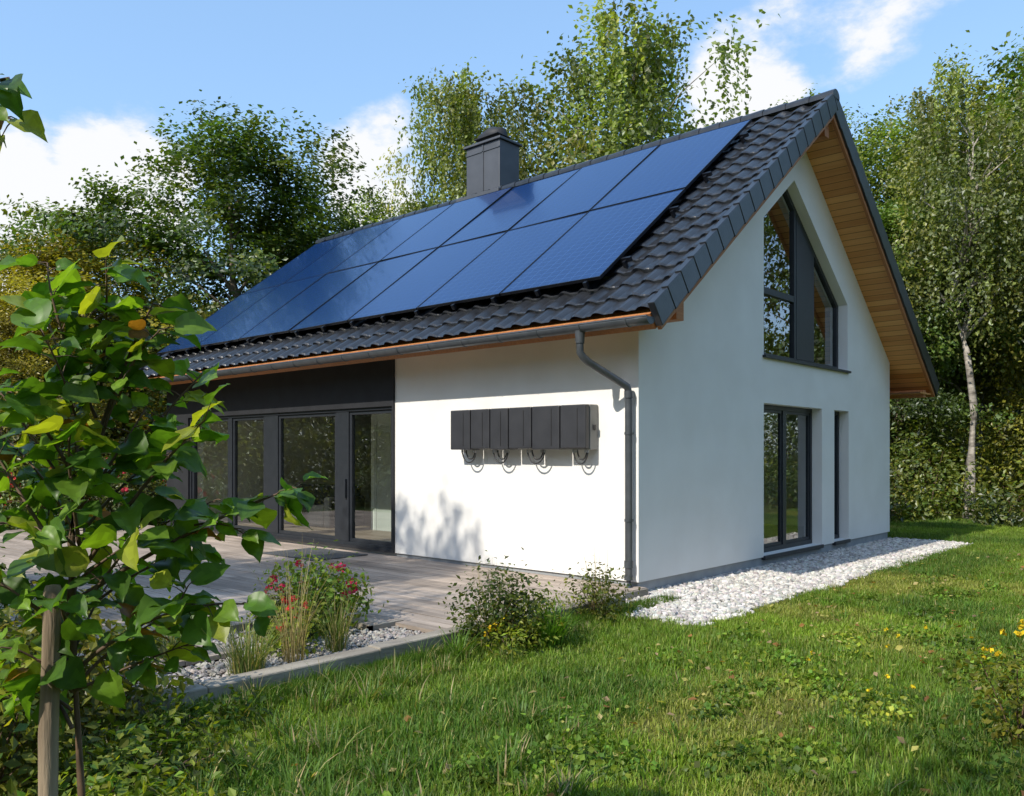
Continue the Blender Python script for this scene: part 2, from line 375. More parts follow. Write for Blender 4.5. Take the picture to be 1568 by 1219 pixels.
def frame_f(y0,y1,z0,z1,w=.07,x0=.03,x1=.10):
    return [(x0,x1,y0,y1,z0,z0+w),(x0,x1,y0,y1,z1-w,z1),(x0+.002,x1+.002,y0,y0+w,z0+w,z1-w),(x0+.002,x1+.002,y1-w,y1,z0+w,z1-w)]
DR=[(4.39,5.46),(5.80,7.48),(7.92,9.02),(9.16,10.58)]
fl=frame_f(4.33,10.64,.2,2.38,.06,.0,.14)
for y0,y1 in DR:
    fl+=frame_f(y0,y1,.26,2.32,.055)
fl+=[(.01,.13,5.46,5.80,.26,2.32),(.01,.13,7.48,7.92,.26,2.32),(.01,.13,9.02,9.16,.26,2.32)]
fl+=[(-.03,.01,5.50,5.54,.95,1.25)]
boxes('terrace_door_frames',fl,M_frame,H,bevel=.004)
pane('terrace_door_panes',[[(.065,y0+.05,.31),(.065,y0+.05,2.27),(.065,y1-.05,2.27),(.065,y1-.05,.31)] for y0,y1 in DR],H)

# roof -------------------------------------------------------------
def tile_mesh(Lu,v0,v1,name):
    course=.34; period=.30
    nc=int(math.ceil(Lu/course))
    us=[];hs=[]
    for i in range(nc):
        for f in (0,.08,.5,1.0):
            u=(i+f)*course
            if u>Lu+.001: break
            us.append(u+(.0005 if f==0 else 0)); hs.append((.042-.042*f) if f>0 else .030)
    vs=np.arange(v0,v1,period/10)
    us=np.array(us);hs=np.array(hs)
    ph=(vs/period)%1.0
    prof=.036*np.clip(np.cos((ph-.5)*2*math.pi)*.9+.1,-.25,1)
    Z=hs[:,None]+prof[None,:]
    rs=np.random.RandomState(3)
    cells=rs.normal(0,.0035,(len(us)//4+2,len(vs)//10+2))
    Z=Z+cells[(np.arange(len(us))//4)[:,None],(np.arange(len(vs))//10)[None,:]]
    Ug=np.repeat(us[:,None],len(vs),1)
    Ug=Ug-np.where((np.arange(len(us))%4==0)[:,None],.012*np.cos((ph-.5)*2*math.pi)[None,:],0)
    Vg=np.repeat(vs[None,:],len(us),0)
    V=np.stack([Ug,Vg,Z],-1).reshape(-1,3)
    nu,nv=len(us),len(vs)
    i=np.arange(nu-1)[:,None]*nv+np.arange(nv-1)[None,:]
    F=np.stack([i,i+nv,i+nv+1,i+1],-1).reshape(-1,4)
    return fast_mesh(name,V,F,M_tile)
V0=-.57;V1=11.95
def roof_side(tag,Lu,loc,rotz,v0,v1):
    fr=empty(tag,loc,(0,-a,rotz),parent=H)
    link('roof_tiles',tile_mesh(Lu,v0,v1,'roof_tiles'),fr)
    boxes('soffit_boarding',[(.01,Lu,v0+.03,v1-.03,-.19,-.035)],M_soffit,fr)
    boxes('bargeboards',[(-.0,Lu,v0-.02,v0+.025,-.235,-.05),(0,Lu,v1-.025,v1+.02,-.235,-.05)],M_barge,fr)
    boxes('eave_fascia',[(-.03,.008,v0+.03,v1-.03,-.205,-.02)],M_barge,fr)
    vb=[]
    for i in range(int(math.ceil(Lu/.34))):
        for (b0,b1) in ((v0-.055,v0+.03),(v1-.03,v1+.055)):
            vb.append((i*.34-.02,min((i+1)*.34,Lu)+.0,b0,b1,-.17,.085))
    V=[];F=[]
    for b in vb:
        n=len(V); vv=boxverts(*b)
        vv=[(x,y+(.008 if x<b[0]+.01 and y<0 else 0)*(-1),z+(.018 if x<b[0]+.01 and z>0 else (-.014 if x<b[0]+.01 else 0))) for x,y,z in vv]
        V+=vv; F+=[tuple(n+i for i in f) for f in BOXF]
    o=link('verge_tiles',fast_mesh('verge_tiles',V,F,M_tile),fr)
    m=o.modifiers.new('b','BEVEL'); m.width=.008; m.segments=2
    return fr
Ll=math.hypot(RX+.59,6.92-3.16)
rl=roof_side('roof_slope_front',Ll,(-.59,0,3.16),0,V0,V1)
EX=9.45; hR=EX-RX; zR=6.92-.772*hR; Lr=math.hypot(hR,.772*hR)
rr=roof_side('roof_slope_back',Lr,(EX,0,zR-.002),math.pi,-V1+.004,-V0-.004)
V=[];F=[]
y=V0-.06
while y<V1+.05:
    r0,r1=.125,.11
    n=len(V)
    for (yy,r) in ((y,r0),(y+.05,r0),(y+.40,r1)):
        for j in range(9):
            t=math.pi*(-.08+1.16*j/8)
            V.append((RX-math.cos(t)*r,yy,6.93+math.sin(t)*r*.85))
    for k in range(2):
        for j in range(8):
            F.append((n+k*9+j,n+k*9+j+1,n+(k+1)*9+j+1,n+(k+1)*9+j))
    F+=[(n+j,n+j+1,n+7-j,n+8-j) for j in range(4)]
    y+=.37
link('ridge_tiles',fast_mesh('ridge_tiles',V,F,M_tile,smooth=False),H)
boxes('purlin_ends',[(-.02,.14,V0+.06,-.003,3.14,3.38),(GW+.30,GW+.48,V0+.06,V1-.1,2.72,2.86),(RX-.08,RX+.08,V0+.08,-.003,6.36,6.56)],M_barge,H,bevel=.005)
boxes('eave_box',[(GW+.02,EX-.08,V0+.03,-.0+.25,2.78,2.81)],M_soffit,H)
V=[];F=[]
gx,gz,gr=-.66,3.085,.075
ys=np.linspace(V0-.02,V1,60)
for yy in ys:
    for j in range(11):
        t=math.pi*j/10
        V.append((gx-math.cos(t)*gr,yy,gz-math.sin(t)*gr))
nn=11
for i in range(len(ys)-1):
    for j in range(nn-1):
        F.append((i*nn+j,i*nn+j+1,(i+1)*nn+j+1,(i+1)*nn+j))
o=link('gutter',fast_mesh('gutter',V,F,M_gutter,smooth=True),H)
m=o.modifiers.new('s','SOLIDIFY'); m.thickness=.006
tubes('gutter_bead',[([(gx-gr,V0-.02,gz),(gx-gr,V1,gz)],.011)],M_gutter,H)
V=[(gx-math.cos(math.pi*j/10)*gr,V0-.02,gz-math.sin(math.pi*j/10)*gr) for j in range(11)]
me=bpy.data.meshes.new('gutter_end'); me.from_pydata(V,[],[tuple(range(11))]); me.materials.append(M_gutter); link('gutter_end',me,H)
br=[]
yb=V0+.25
while yb<V1:
    pts=[(gx-math.cos(math.pi*j/10)*(gr+.006),yb,gz-math.sin(math.pi*j/10)*(gr+.006)) for j in range(11)]
    br.append((pts,.009)); yb+=.62
tubes('gutter_brackets',br,M_gutter,H,n=6)
dp=.043
tubes('downpipe',[([(gx,.34,gz-.06),(gx,.34,gz-.20)],[.06,.05]),
   ([(gx,.34,gz-.18),(gx,.34,gz-.30),(gx+.03,.32,gz-.35),(gx+.1,.30,gz-.40),(-.20,.12,2.47),(-.11,.085,2.42),(-.085,.08,2.36),(-.085,.08,2.2),(-.085,.08,.22),(-.10,.06,.12),(-.2,.02,.03)],dp),
   ([(-.085,.08,2.37),(-.085,.08,2.29)],.052),([(-.085,.08,.42),(-.085,.08,.34)],.052),([(-.085,.08,.25),(-.085,.08,.2)],.052),
   ([(-.085,.08,1.9),(-.085,.08,1.87)],.05),([(-.085,.08,.9),(-.085,.08,.87)],.05)],M_gutter,H,n=14)
boxes('pipe_brackets',[(-.05,.0,.07,.09,1.875,1.895),(-.05,.0,.07,.09,.875,.895)],M_gutter,H)
CH=empty('chimney',parent=H)
boxes('chimney_body',[(4.30,4.90,6.18,7.13,5.9,8.02)],M_chim,CH,bevel=.012)
boxes('chimney_cap',[(4.25,4.95,6.13,7.18,8.02,8.07)],M_chim,CH,bevel=.01)
boxes('chimney_seams',[(4.285,4.30,6.63,6.66,6.9,8.0),(4.285,4.30,6.18,7.13,7.86,7.88)],M_chim,CH)
boxes('chimney_flashing',[(4.12,4.30,6.05,7.26,6.82,6.97),(4.3,5.1,6.08,6.18,6.3,6.98)],M_chim,CH,bevel=.01)
boxes('chimney_cowl',[(4.45,4.75,6.42,6.90,8.07,8.16),(4.38,4.82,6.32,7.0,8.20,8.225)],M_black,CH,bevel=.01)
tubes('chimney_cowl_dome',[([(4.6,6.36,8.14),(4.6,6.40,8.22),(4.6,6.66,8.27),(4.6,6.92,8.22),(4.6,6.96,8.14)],[.02,.16,.19,.16,.02])],M_black,CH,n=10)

# ------------------------------------------------------------------ solar panels
PA=empty('solar_panel_array',(-.59,0,3.16),(0,-a,0))
ca=math.cos(a)
u_lo=(.53)/ca; u_hi=(4.42)/ca; ph=(u_hi-u_lo)/2; pw=11.3/7
rs=random.Random(5)
for r in range(2):
    for c in range(7):
        u0=u_lo+r*ph+.012; v0=.42+c*pw+.012; lu=ph-.024; lv=pw-.024
        e=empty('panel',(u0,v0,.15),(rad(rs.uniform(-.35,.35)),rad(rs.uniform(-.3,.3)),0),parent=PA)
        boxes('cells',[(.012,lu-.012,.012,lv-.012,.006,.034)],M_pv,e)
        boxes('frame',[(0,lu,0,.012,0,.038),(0,lu,lv-.012,lv,0,.038),(0,.012,.012,lv-.012,0,.038),(lu-.012,lu,.012,lv-.012,0,.038)],M_pvframe,e)
rails=[]
for r in range(2):
    for f in (.22,.78):
        u=u_lo+(r+f)*ph; rails.append((u-.02,u+.02,.30,.42+11.3+.08,.09,.145))
hooks=[]
for u in (u_lo+.22*ph,u_lo+.78*ph,u_lo+1.22*ph,u_lo+1.78*ph):
    for v in np.arange(.36,11.6,1.1): hooks.append((u-.07,u-.02,v,v+.04,.03,.12))
boxes('mounting_rails',rails,M_pvframe,PA); boxes('roof_hooks',hooks,M_pvframe,PA)
hk=[]
for v in np.arange(.6,11.6,.75): hk.append((u_lo-.06,u_lo-.012,v,v+.05,.10,.17))
boxes('edge_clamps',hk,M_pvframe,PA)

# ------------------------------------------------------------------ inverters on wall
IV=empty('inverter_bank')
b=[(.573,.955),(.970,1.405),(1.420,1.795),(1.81,2.12),(2.135,2.475),(2.49,2.86)]
boxes('front_covers',[(-.25,-.045 if i else -.17,y0,y1,1.705+(.0 if i%2 else .012),2.235) for i,(y0,y1) in enumerate(b)],M_inv,IV,bevel=.012)
boxes('backplate',[(-.05,-.003,.60,2.84,1.74,2.21)],M_invside,IV,bevel=.005)
boxes('end_casing',[(-.165,-.004,.568,.94,1.70,2.238)],M_invside,IV,bevel=.012)
boxes('cover_grooves',[(-.256,-.25,y0+.12,y0+.126,1.75,2.19) for i,(y0,y1) in enumerate(b)],M_cable,IV)
boxes('side_switch',[(-.11,-.07,.545,.57,1.93,2.0)],M_cable,IV,bevel=.01)
cb=[];cn=[]
for yc,w in ((2.60,.13),(2.02,.13),(1.42,.14),(.72,.11)):
    for k in range(2):
        w2=w*(1-.35*k); d=.17-.05*k
        xx=-.15+.03*k
        pts=[(xx,yc+math.cos(math.pi*j/12)*w2,1.70-math.sin(math.pi*j/12)*d) for j in range(13)]
        cb.append((pts,.0095))
    for dy in (-w,w,-w*.65,w*.65): cn.append(([(-.15,yc+dy,1.705),(-.15,yc+dy,1.665)],.014))
tubes('cables',cb,M_cable,IV); tubes('connectors',cn,M_conn,IV)

# ------------------------------------------------------------------ deck
rs=random.Random(11); V=[];F=[];C=[]
x=-5.86
while x<-.10:
    xc=x+.07
    start=-.10
    if xc<-3.15: start=.55
    if -4.7<xc<-3.5: start=1.45
    y=start; end=13.4
    first=True
    while y<end:
        ln=rs.uniform(2.5,4.6) if not first else rs.uniform(1.2,4.5); first=False
        y1=min(end,y+ln)
        z=.12+rs.uniform(-.002,.002)
        n=len(V); V+=boxverts(x+.0035,x+.1365,y+.003,y1-.002,z-.035,z); F+=[tuple(n+i for i in f) for f in BOXF]
        t=rs.uniform(.72,1.15); C+=[(.44*t,.365*t,.305*t)]*6
        y=y1
    x+=.14
DK=empty('wooden_terrace')
link('deck_boards',fast_mesh('deck_boards',V,F,M_deck,C),DK)
boxes('deck_joists',[(-5.8,-.02,1.5,13.3,.0,.08),(-3.1,-.02,-.06,1.5,.0,.08),(-5.8,-4.75,.6,1.5,0,.08)],M_soil,DK)
boxes('deck_edge_board',[(-3.16,-.02,-.145,-.105,-.02,.118),(-4.68,-3.48,1.40,1.447,0,.135),(-3.49,-3.45,.5,1.40,0,.135),(-3.49,-3.10,.50,.547,0,.13)],M_kerb,DK)
boxes('doormat',[(-1.15,-.2,4.7,6.1,.123,.137)],M_mat,None,bevel=.004)
KB=empty('garden_kerb'); L_=[];xx=-6.9
rs=random.Random(4)
while xx<-.75:
    l=rs.uniform(1.3,2.0); dy=rs.uniform(-.01,.01); dz=rs.uniform(-.01,.01)
    L_.append((xx,min(xx+l-.008,-.7),-.31+dy,-.15+dy,-.1,.15+dz)); xx+=l
boxes('kerb_beams',L_,M_kerb,KB,bevel=.012)

# ------------------------------------------------------------------ gravel
def ico():
    t=(1+5**.5)/2
    v=np.array([(-1,t,0),(1,t,0),(-1,-t,0),(1,-t,0),(0,-1,t),(0,1,t),(0,-1,-t),(0,1,-t),(t,0,-1),(t,0,1),(-t,0,-1),(-t,0,1)],float)
    v/=np.linalg.norm(v[0])
    f=np.array([(0,11,5),(0,5,1),(0,1,7),(0,7,10),(0,10,11),(1,5,9),(5,11,4),(11,10,2),(10,7,6),(7,1,8),(3,9,4),(3,4,2),(3,2,6),(3,6,8),(3,8,9),(4,9,5),(2,4,11),(6,2,10),(8,6,7),(9,8,1)])
    return v,f
IV_,IF_=ico()
def stones(name,P,size,parent,c0,seed):
    R=np.random.RandomState(seed); n=len(P)
    s=size*R.uniform(.5,1.25,(n,1,1))*R.uniform(.6,1.2,(n,1,3)); s[:,:,2]*=.7
    v=IV_[None]*(1+R.uniform(-.22,.22,(n,12,1)))*s
    A=R.uniform(0,6.28,n); c,s_=np.cos(A)[:,None],np.sin(A)[:,None]
    x=v[:,:,0]*c-v[:,:,1]*s_; y=v[:,:,0]*s_+v[:,:,1]*c; z=v[:,:,2]+x*R.uniform(-.4,.4,(n,1))
    v=np.stack([x,y,z],-1)+P[:,None,:]
    F=(IF_[None]+12*np.arange(n)[:,None,None]).reshape(-1,3)
    tone=R.uniform(.5,1.15,n)[:,None]*np.array(c0)[None]*(1+R.normal(0,.03,(n,3)))
    return link(name,fast_mesh(name,v.reshape(-1,3),F,M_stone,np.repeat(tone,20,0)),parent)
R=np.random.RandomState(2)
GR=empty('gravel_strip')
def rnd(n,x0,x1,y0,y1,z0=.01,z1=.04): return np.stack([R.uniform(x0,x1,n),R.uniform(y0,y1,n),R.uniform(z0,z1,n)],-1)
P=rnd(15500,-1.15,8.75,-1.45,.05)
edge=-1.36+.07*np.sin(P[:,0]*2.1)+.05*np.sin(P[:,0]*5.3)+R.normal(0,.03,len(P))
P=P[(P[:,1]>edge)&(P[:,0]>-1.1+.5*np.clip((P[:,1]+.3),0,1)-.08*np.sin(P[:,1]*9))]
stones('gravel_stones',P,.034,GR,(.60,.57,.53),1)
boxes('gravel_base',[(-1.0,8.65,-1.33,.04,-.02,.012)],M_gravbase,GR)
GB=empty('gravel_flowerbed')
P=np.concatenate([rnd(5200,-6.9,-3.1,-.16,.54,.05,.085),rnd(1900,-4.68,-3.5,.5,1.4,.05,.085)])
stones('bed_stones',P,.024,GB,(.36,.335,.31),3)
boxes('bed_soil',[(-6.9,-3.17,-.149,.549,-.02,.06),(-4.69,-3.495,.551,1.395,-.02,.06)],M_soil,GB)

# ------------------------------------------------------------------ foliage builders
def leaf_quads(P,Nn,size,R,asp=.55):
    n=len(P)
    Nn=Nn/np.maximum(np.linalg.norm(Nn,axis=1,keepdims=True),1e-6)
    r=R.normal(size=(n,3)); t=np.cross(Nn,r); t/=np.maximum(np.linalg.norm(t,axis=1,keepdims=True),1e-6)
    b=np.cross(Nn,t)
    s=size[:,None]
    V=np.stack([P-t*s*.5,P+b*s*asp*.5-t*s*.05+Nn*s*.08,P+t*s*.5,P-b*s*asp*.5-t*s*.05+Nn*s*.08],1).reshape(-1,3)
    F=np.arange(4*n).reshape(n,4)
    return V,F

def make_tree(kind,seed,base,leaf=.15,ncl=130,per=260,H_=10.,R_=3.,z0=1.8,csz=.55,yl=.6,trunk=1.0):
    R=np.random.RandomState(seed)
    ph=R.uniform(0,6.28,6)
    t=R.uniform(0,1,ncl)**.85; az=R.uniform(0,6.28,ncl)
    if kind=='birch':
        Rt=R_*np.sin(np.pi*np.clip(t*.80+.12,0,1))**.6
    else:
        Rt=R_*np.sqrt(np.clip(1-(2*np.clip(t,0,1)*.93-.88)**2,0,1))
        Rt=np.maximum(Rt,.25)
    Rt=Rt*(1+.30*np.sin(3*az+ph[0]+t*5)+.20*np.sin(5*az+ph[1]-t*9)+.14*np.sin(2*az+ph[2]+t*14))
    r=Rt*R.uniform(0,1,ncl)**.42
    C=np.stack([r*np.cos(az),r*np.sin(az),z0+t*(H_-z0-.3)],-1)
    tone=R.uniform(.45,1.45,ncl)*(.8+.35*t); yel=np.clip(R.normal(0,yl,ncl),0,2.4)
    Ps=[];Ns=[];Cs=[];Ss=[]
    for i in range(ncl):
        if kind=='birch':
            ns=R.randint(9,14)
            for k in range(ns):
                st=C[i]+R.normal(0,.24,3)*np.array([1,1,.5]); ln=R.uniform(.7,2.5)*(1.0 if t[i]>.2 else .7)
                m=int(ln*19); q=np.linspace(0,1,m)
                dr=R.normal(0,.2,2)
                p=np.stack([st[0]+dr[0]*np.sqrt(q)+R.normal(0,.04,m),st[1]+dr[1]*np.sqrt(q)+R.normal(0,.04,m),st[2]+.12*np.sin(q*3)-ln*q**1.3+R.normal(0,.03,m)],-1)
                p[:,2]=np.maximum(p[:,2],.6)
                Ps.append(p); Ns.append(R.normal(size=(m,3))*.7+np.array([C[i,0],C[i,1],.9])*.35)
                tn=tone[i]*R.uniform(.7,1.3); Cs.append(np.repeat([[tn,yel[i]]],m,0)); Ss.append(np.full(m,leaf*.95))
            m=int(per*.25)
        else: m=int(per*R.uniform(.5,1.4))
        sub=R.normal(0,1,(6,3))*csz*np.array([.8,.8,.45])
        p=C[i]+sub[R.randint(0,6,m)]+R.normal(0,1,(m,3))*csz*np.array([.38,.38,.26])
        out=p-np.array([0,0,z0+(H_-z0)*.4]); out/=np.maximum(np.linalg.norm(out,axis=1,keepdims=True),.1)
        Ps.append(p); Ns.append(out*.8+np.array([0,0,.7])+R.normal(size=(m,3))*.65)
        Cs.append(np.repeat([[tone[i],yel[i]]],m,0)); Ss.append(np.full(m,leaf))
    P=np.concatenate(Ps);Nn=np.concatenate(Ns);TC=np.concatenate(Cs);Sz=np.concatenate(Ss)*R.uniform(.6,1.25,len(P))
    V,F=leaf_quads(P,Nn,Sz,R,.66)
    b=np.array(base); ycol=np.array([.46,.30,.03])
    f=np.clip(TC[:,1]*.15+R.normal(0,.06,len(P)),0,.8)[:,None]
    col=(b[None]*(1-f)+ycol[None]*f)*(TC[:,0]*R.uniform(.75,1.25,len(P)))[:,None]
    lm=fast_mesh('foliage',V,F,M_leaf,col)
    TV=[];TF=[]
    def add(pts,rads,n=7):
        v,f_=tube(pts,rads,n); k=len(TV); TV.extend(v); TF.extend([tuple(k+j for j in q) for q in f_])
    bend=R.normal(0,.12,(6,2)); tp=[]
    for k in range(8):
        z=k/7*(H_-1.6); tp.append((bend[min(k,5),0]*k*.35,bend[min(k,5),1]*k*.35,z))
    add(tp,[(.19*(1-k/7.4)+(.06 if k==0 else 0)+.01)*trunk for k in range(8)],8)
    order=np.argsort(R.uniform(size=ncl))[:38]
    for i in order:
        c=C[i]; zb=np.clip(c[2]-np.hypot(c[0],c[1])*R.uniform(.5,1.0)-.3,z0*.7,H_-2.0)
        k=zb/(H_-1.6)*7; k0=int(min(6,k)); fr=k-k0
        s=Vector(tp[k0]).lerp(Vector(tp[k0+1]),fr)
        e=s.lerp(Vector(c),.88); mid=s.lerp(e,.5)+Vector((R.normal(0,.15),R.normal(0,.15),.18*(e-s).length*.5))
        r0=.06*(1-zb/H_)+.014
        add([s,s.lerp(mid,.5)+Vector((0,0,.03)),mid,mid.lerp(e,.5)+Vector((R.normal(0,.08),R.normal(0,.08),.05)),e],[r0,r0*.75,r0*.5,r0*.3,.006],5)
    tm=fast_mesh('trunk_and_limbs',TV,TF,M_bbark if kind=='birch' else M_bark,smooth=True)
    return tm,lm

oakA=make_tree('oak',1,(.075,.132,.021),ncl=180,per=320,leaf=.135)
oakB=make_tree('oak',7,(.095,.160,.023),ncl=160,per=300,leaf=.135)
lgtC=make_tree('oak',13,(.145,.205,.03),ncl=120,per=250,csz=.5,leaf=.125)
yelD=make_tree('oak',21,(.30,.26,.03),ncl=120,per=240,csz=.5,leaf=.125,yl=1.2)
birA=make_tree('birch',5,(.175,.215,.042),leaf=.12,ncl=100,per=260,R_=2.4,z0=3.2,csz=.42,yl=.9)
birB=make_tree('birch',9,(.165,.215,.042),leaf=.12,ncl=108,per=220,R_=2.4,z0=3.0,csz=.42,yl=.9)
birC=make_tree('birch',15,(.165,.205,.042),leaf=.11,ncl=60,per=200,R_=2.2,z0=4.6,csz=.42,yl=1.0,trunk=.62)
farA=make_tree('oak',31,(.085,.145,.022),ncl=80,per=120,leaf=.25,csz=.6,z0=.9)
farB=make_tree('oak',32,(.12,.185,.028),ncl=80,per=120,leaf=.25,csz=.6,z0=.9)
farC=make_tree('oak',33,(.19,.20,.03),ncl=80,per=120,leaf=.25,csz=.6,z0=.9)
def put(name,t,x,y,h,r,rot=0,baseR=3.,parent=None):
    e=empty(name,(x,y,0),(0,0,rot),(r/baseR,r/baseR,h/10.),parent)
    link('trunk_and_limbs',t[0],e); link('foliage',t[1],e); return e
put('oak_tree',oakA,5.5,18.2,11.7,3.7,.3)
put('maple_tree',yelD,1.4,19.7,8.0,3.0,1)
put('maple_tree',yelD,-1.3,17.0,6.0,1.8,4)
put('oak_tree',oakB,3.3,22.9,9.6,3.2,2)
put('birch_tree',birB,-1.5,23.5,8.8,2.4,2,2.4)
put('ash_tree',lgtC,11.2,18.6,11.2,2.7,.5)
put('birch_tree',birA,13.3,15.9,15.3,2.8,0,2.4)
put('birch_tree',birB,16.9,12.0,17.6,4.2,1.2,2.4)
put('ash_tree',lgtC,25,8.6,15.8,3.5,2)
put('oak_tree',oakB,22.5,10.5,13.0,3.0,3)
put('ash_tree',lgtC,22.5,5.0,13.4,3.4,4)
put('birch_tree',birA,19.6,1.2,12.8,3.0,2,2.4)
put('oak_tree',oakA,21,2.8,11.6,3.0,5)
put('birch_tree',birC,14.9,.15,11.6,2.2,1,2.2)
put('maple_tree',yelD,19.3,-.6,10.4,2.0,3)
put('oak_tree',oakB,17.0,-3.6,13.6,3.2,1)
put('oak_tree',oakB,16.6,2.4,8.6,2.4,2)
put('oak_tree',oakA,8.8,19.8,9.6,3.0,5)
DT=empty('distant_trees')
R=np.random.RandomState(77); kinds=[farA,farB,farC,farB,farA]
F_=Vector((.742,.670,0)); R_=Vector((.670,-.742,0)); c0=Vector((-8.158,-5.406,0))
for i in range(24):
    k=-.95+1.9*i/23; D=R.uniform(36,42) if k<.25 else R.uniform(31,38)
    p=c0+F_*D+R_*(k*D)
    h=(8.2+R.uniform(-1,1)) if k<-.1 else (9.5+R.uniform(0,1.5) if k<.22 else 11.8+R.uniform(-1.5,1.5))
    put('tree',kinds[R.randint(0,5)],p.x,p.y,h,R.uniform(4,5),R.uniform(0,6),parent=DT)
for i in range(19):
    th=rad(145+ i*(320-145)/18)
    rr_=R.uniform(27,33)
    p=Vector((-4+rr_*math.cos(th),0+rr_*math.sin(th)))
    put('tree',kinds[R.randint(0,5)],p.x,p.y,R.uniform(9.5,12),6.2,R.uniform(0,6),parent=DT)
for i in range(6):
    put('tree',kinds[i%5],-24+i*3.6,24+R.uniform(-2,3),11,5.5,i,parent=DT)
put('garden_birch_tree',birB,-13.2,4.3,11.9,2.6,.7,2.4)
put('garden_birch_tree',birA,-12.8,-5.9,10.4,1.9,2.2,2.4)
put('garden_ash_tree',lgtC,-17.5,-7.6,11.5,3.0,.2)

def shrub_mass(name,blobs,base,leaf,dens,seed,mat=None,yel=.1,stems=True,parent=None,asp=.55):
    R=np.random.RandomState(seed); Ps=[];Ns=[];T_=[];Y_=[]
    sv=[]
    for (x,y,z,rx,ry,rz) in blobs:
        area=4*(rx*ry+rx*rz+ry*rz); ncl=max(6,int(area*dens[0])); bt=R.uniform(.55,1.35); by=abs(R.normal(0,.14))
        for _ in range(ncl):
            d=R.normal(size=3); d/=np.linalg.norm(d)
            c=np.array([x,y,z])+d*np.array([rx,ry,rz])*R.uniform(.45,1.2)**.6
            if c[2]<.05: c[2]=R.uniform(.05,.3)*rz
            m=int(dens[1]*R.uniform(.6,1.4)); s=min(rx,ry,rz)*.22+leaf
            p=c+R.normal(0,1,(m,3))*s*np.array([1,1,.8]); p[:,2]=np.maximum(p[:,2],.02)
            Ps.append(p);Ns.append(d*.7+np.array([0,0,.6])+R.normal(size=(m,3))*.6)
            T_.append(np.full(m,R.uniform(.5,1.4)*bt)); Y_.append(np.full(m,by))
            if stems and R.uniform()<.3: sv.append(((x+R.normal(0,.05*rx),y+R.normal(0,.05*ry),0),tuple(c),rx))
    P=np.concatenate(Ps);Nn=np.concatenate(Ns);T_=np.concatenate(T_);Y_=np.concatenate(Y_)
    V,F=leaf_quads(P,Nn,leaf*R.uniform(.6,1.4,len(P)),R,asp)
    f=np.clip(R.normal(yel,.12,len(P))+Y_,0,.8)[:,None]
    col=(np.array(base)[None]*(1-f)+np.array([.40,.31,.03])[None]*f)*(T_*R.uniform(.7,1.3,len(P)))[:,None]
    e=empty(name,parent=parent)
    link('foliage',fast_mesh(name+'_foliage',V,F,mat or M_leafn,col),e)
    if sv: tubes('stems',[([s,((s[0]+c[0])/2+.02,(s[1]+c[1])/2,(s[2]+c[2])/2+.05*r_),c],[.012*min(2,r_+.3),.008*min(2,r_+.3),.003]) for s,c,r_ in sv],M_stem,e,n=5)
    return e
R=np.random.RandomState(31)
bl=[]
for i in range(26):
    u=i/25; x=12.2+u*7.5+R.normal(0,.7); y=4.5-u*14+R.normal(0,.6); hh=R.uniform(.35,1.2)
    bl.append((x,y,hh*.7,R.uniform(.5,1.1),R.uniform(.5,1.1),hh))
for i in range(16):
    u=i/15; bl.append((14.8+u*7+R.normal(0,.7),6.0-u*14+R.normal(0,.6),R.uniform(.7,1.9),1.2,1.2,R.uniform(.7,1.8)))
shrub_mass('undergrowth_shrubs',bl,(.09,.155,.024),.12,(2.4,60),3,M_leaf,.06)
bl=[]
for i in range(22):
    u=i/21; bl.append((-12+u*26+R.normal(0,.4),16.0+R.normal(0,.8)+(1.5 if u>.6 else 0),R.uniform(.8,1.4),1.3,1.2,R.uniform(1.1,1.9)))
shrub_mass('garden_hedge',bl,(.10,.155,.026),.14,(2.0,55),5,M_leaf,.12)
bl=[]
for i in range(16):
    k=.3+.55*i/15; D=33+R.uniform(-1,1); p=c0+F_*D+R_*(k*D); bl.append((p.x,p.y,1.6,2.2,2.2,2.6))
shrub_mass('woodland_undergrowth',bl,(.06,.11,.02),.3,(.9,40),6,M_leaf,.05,False)

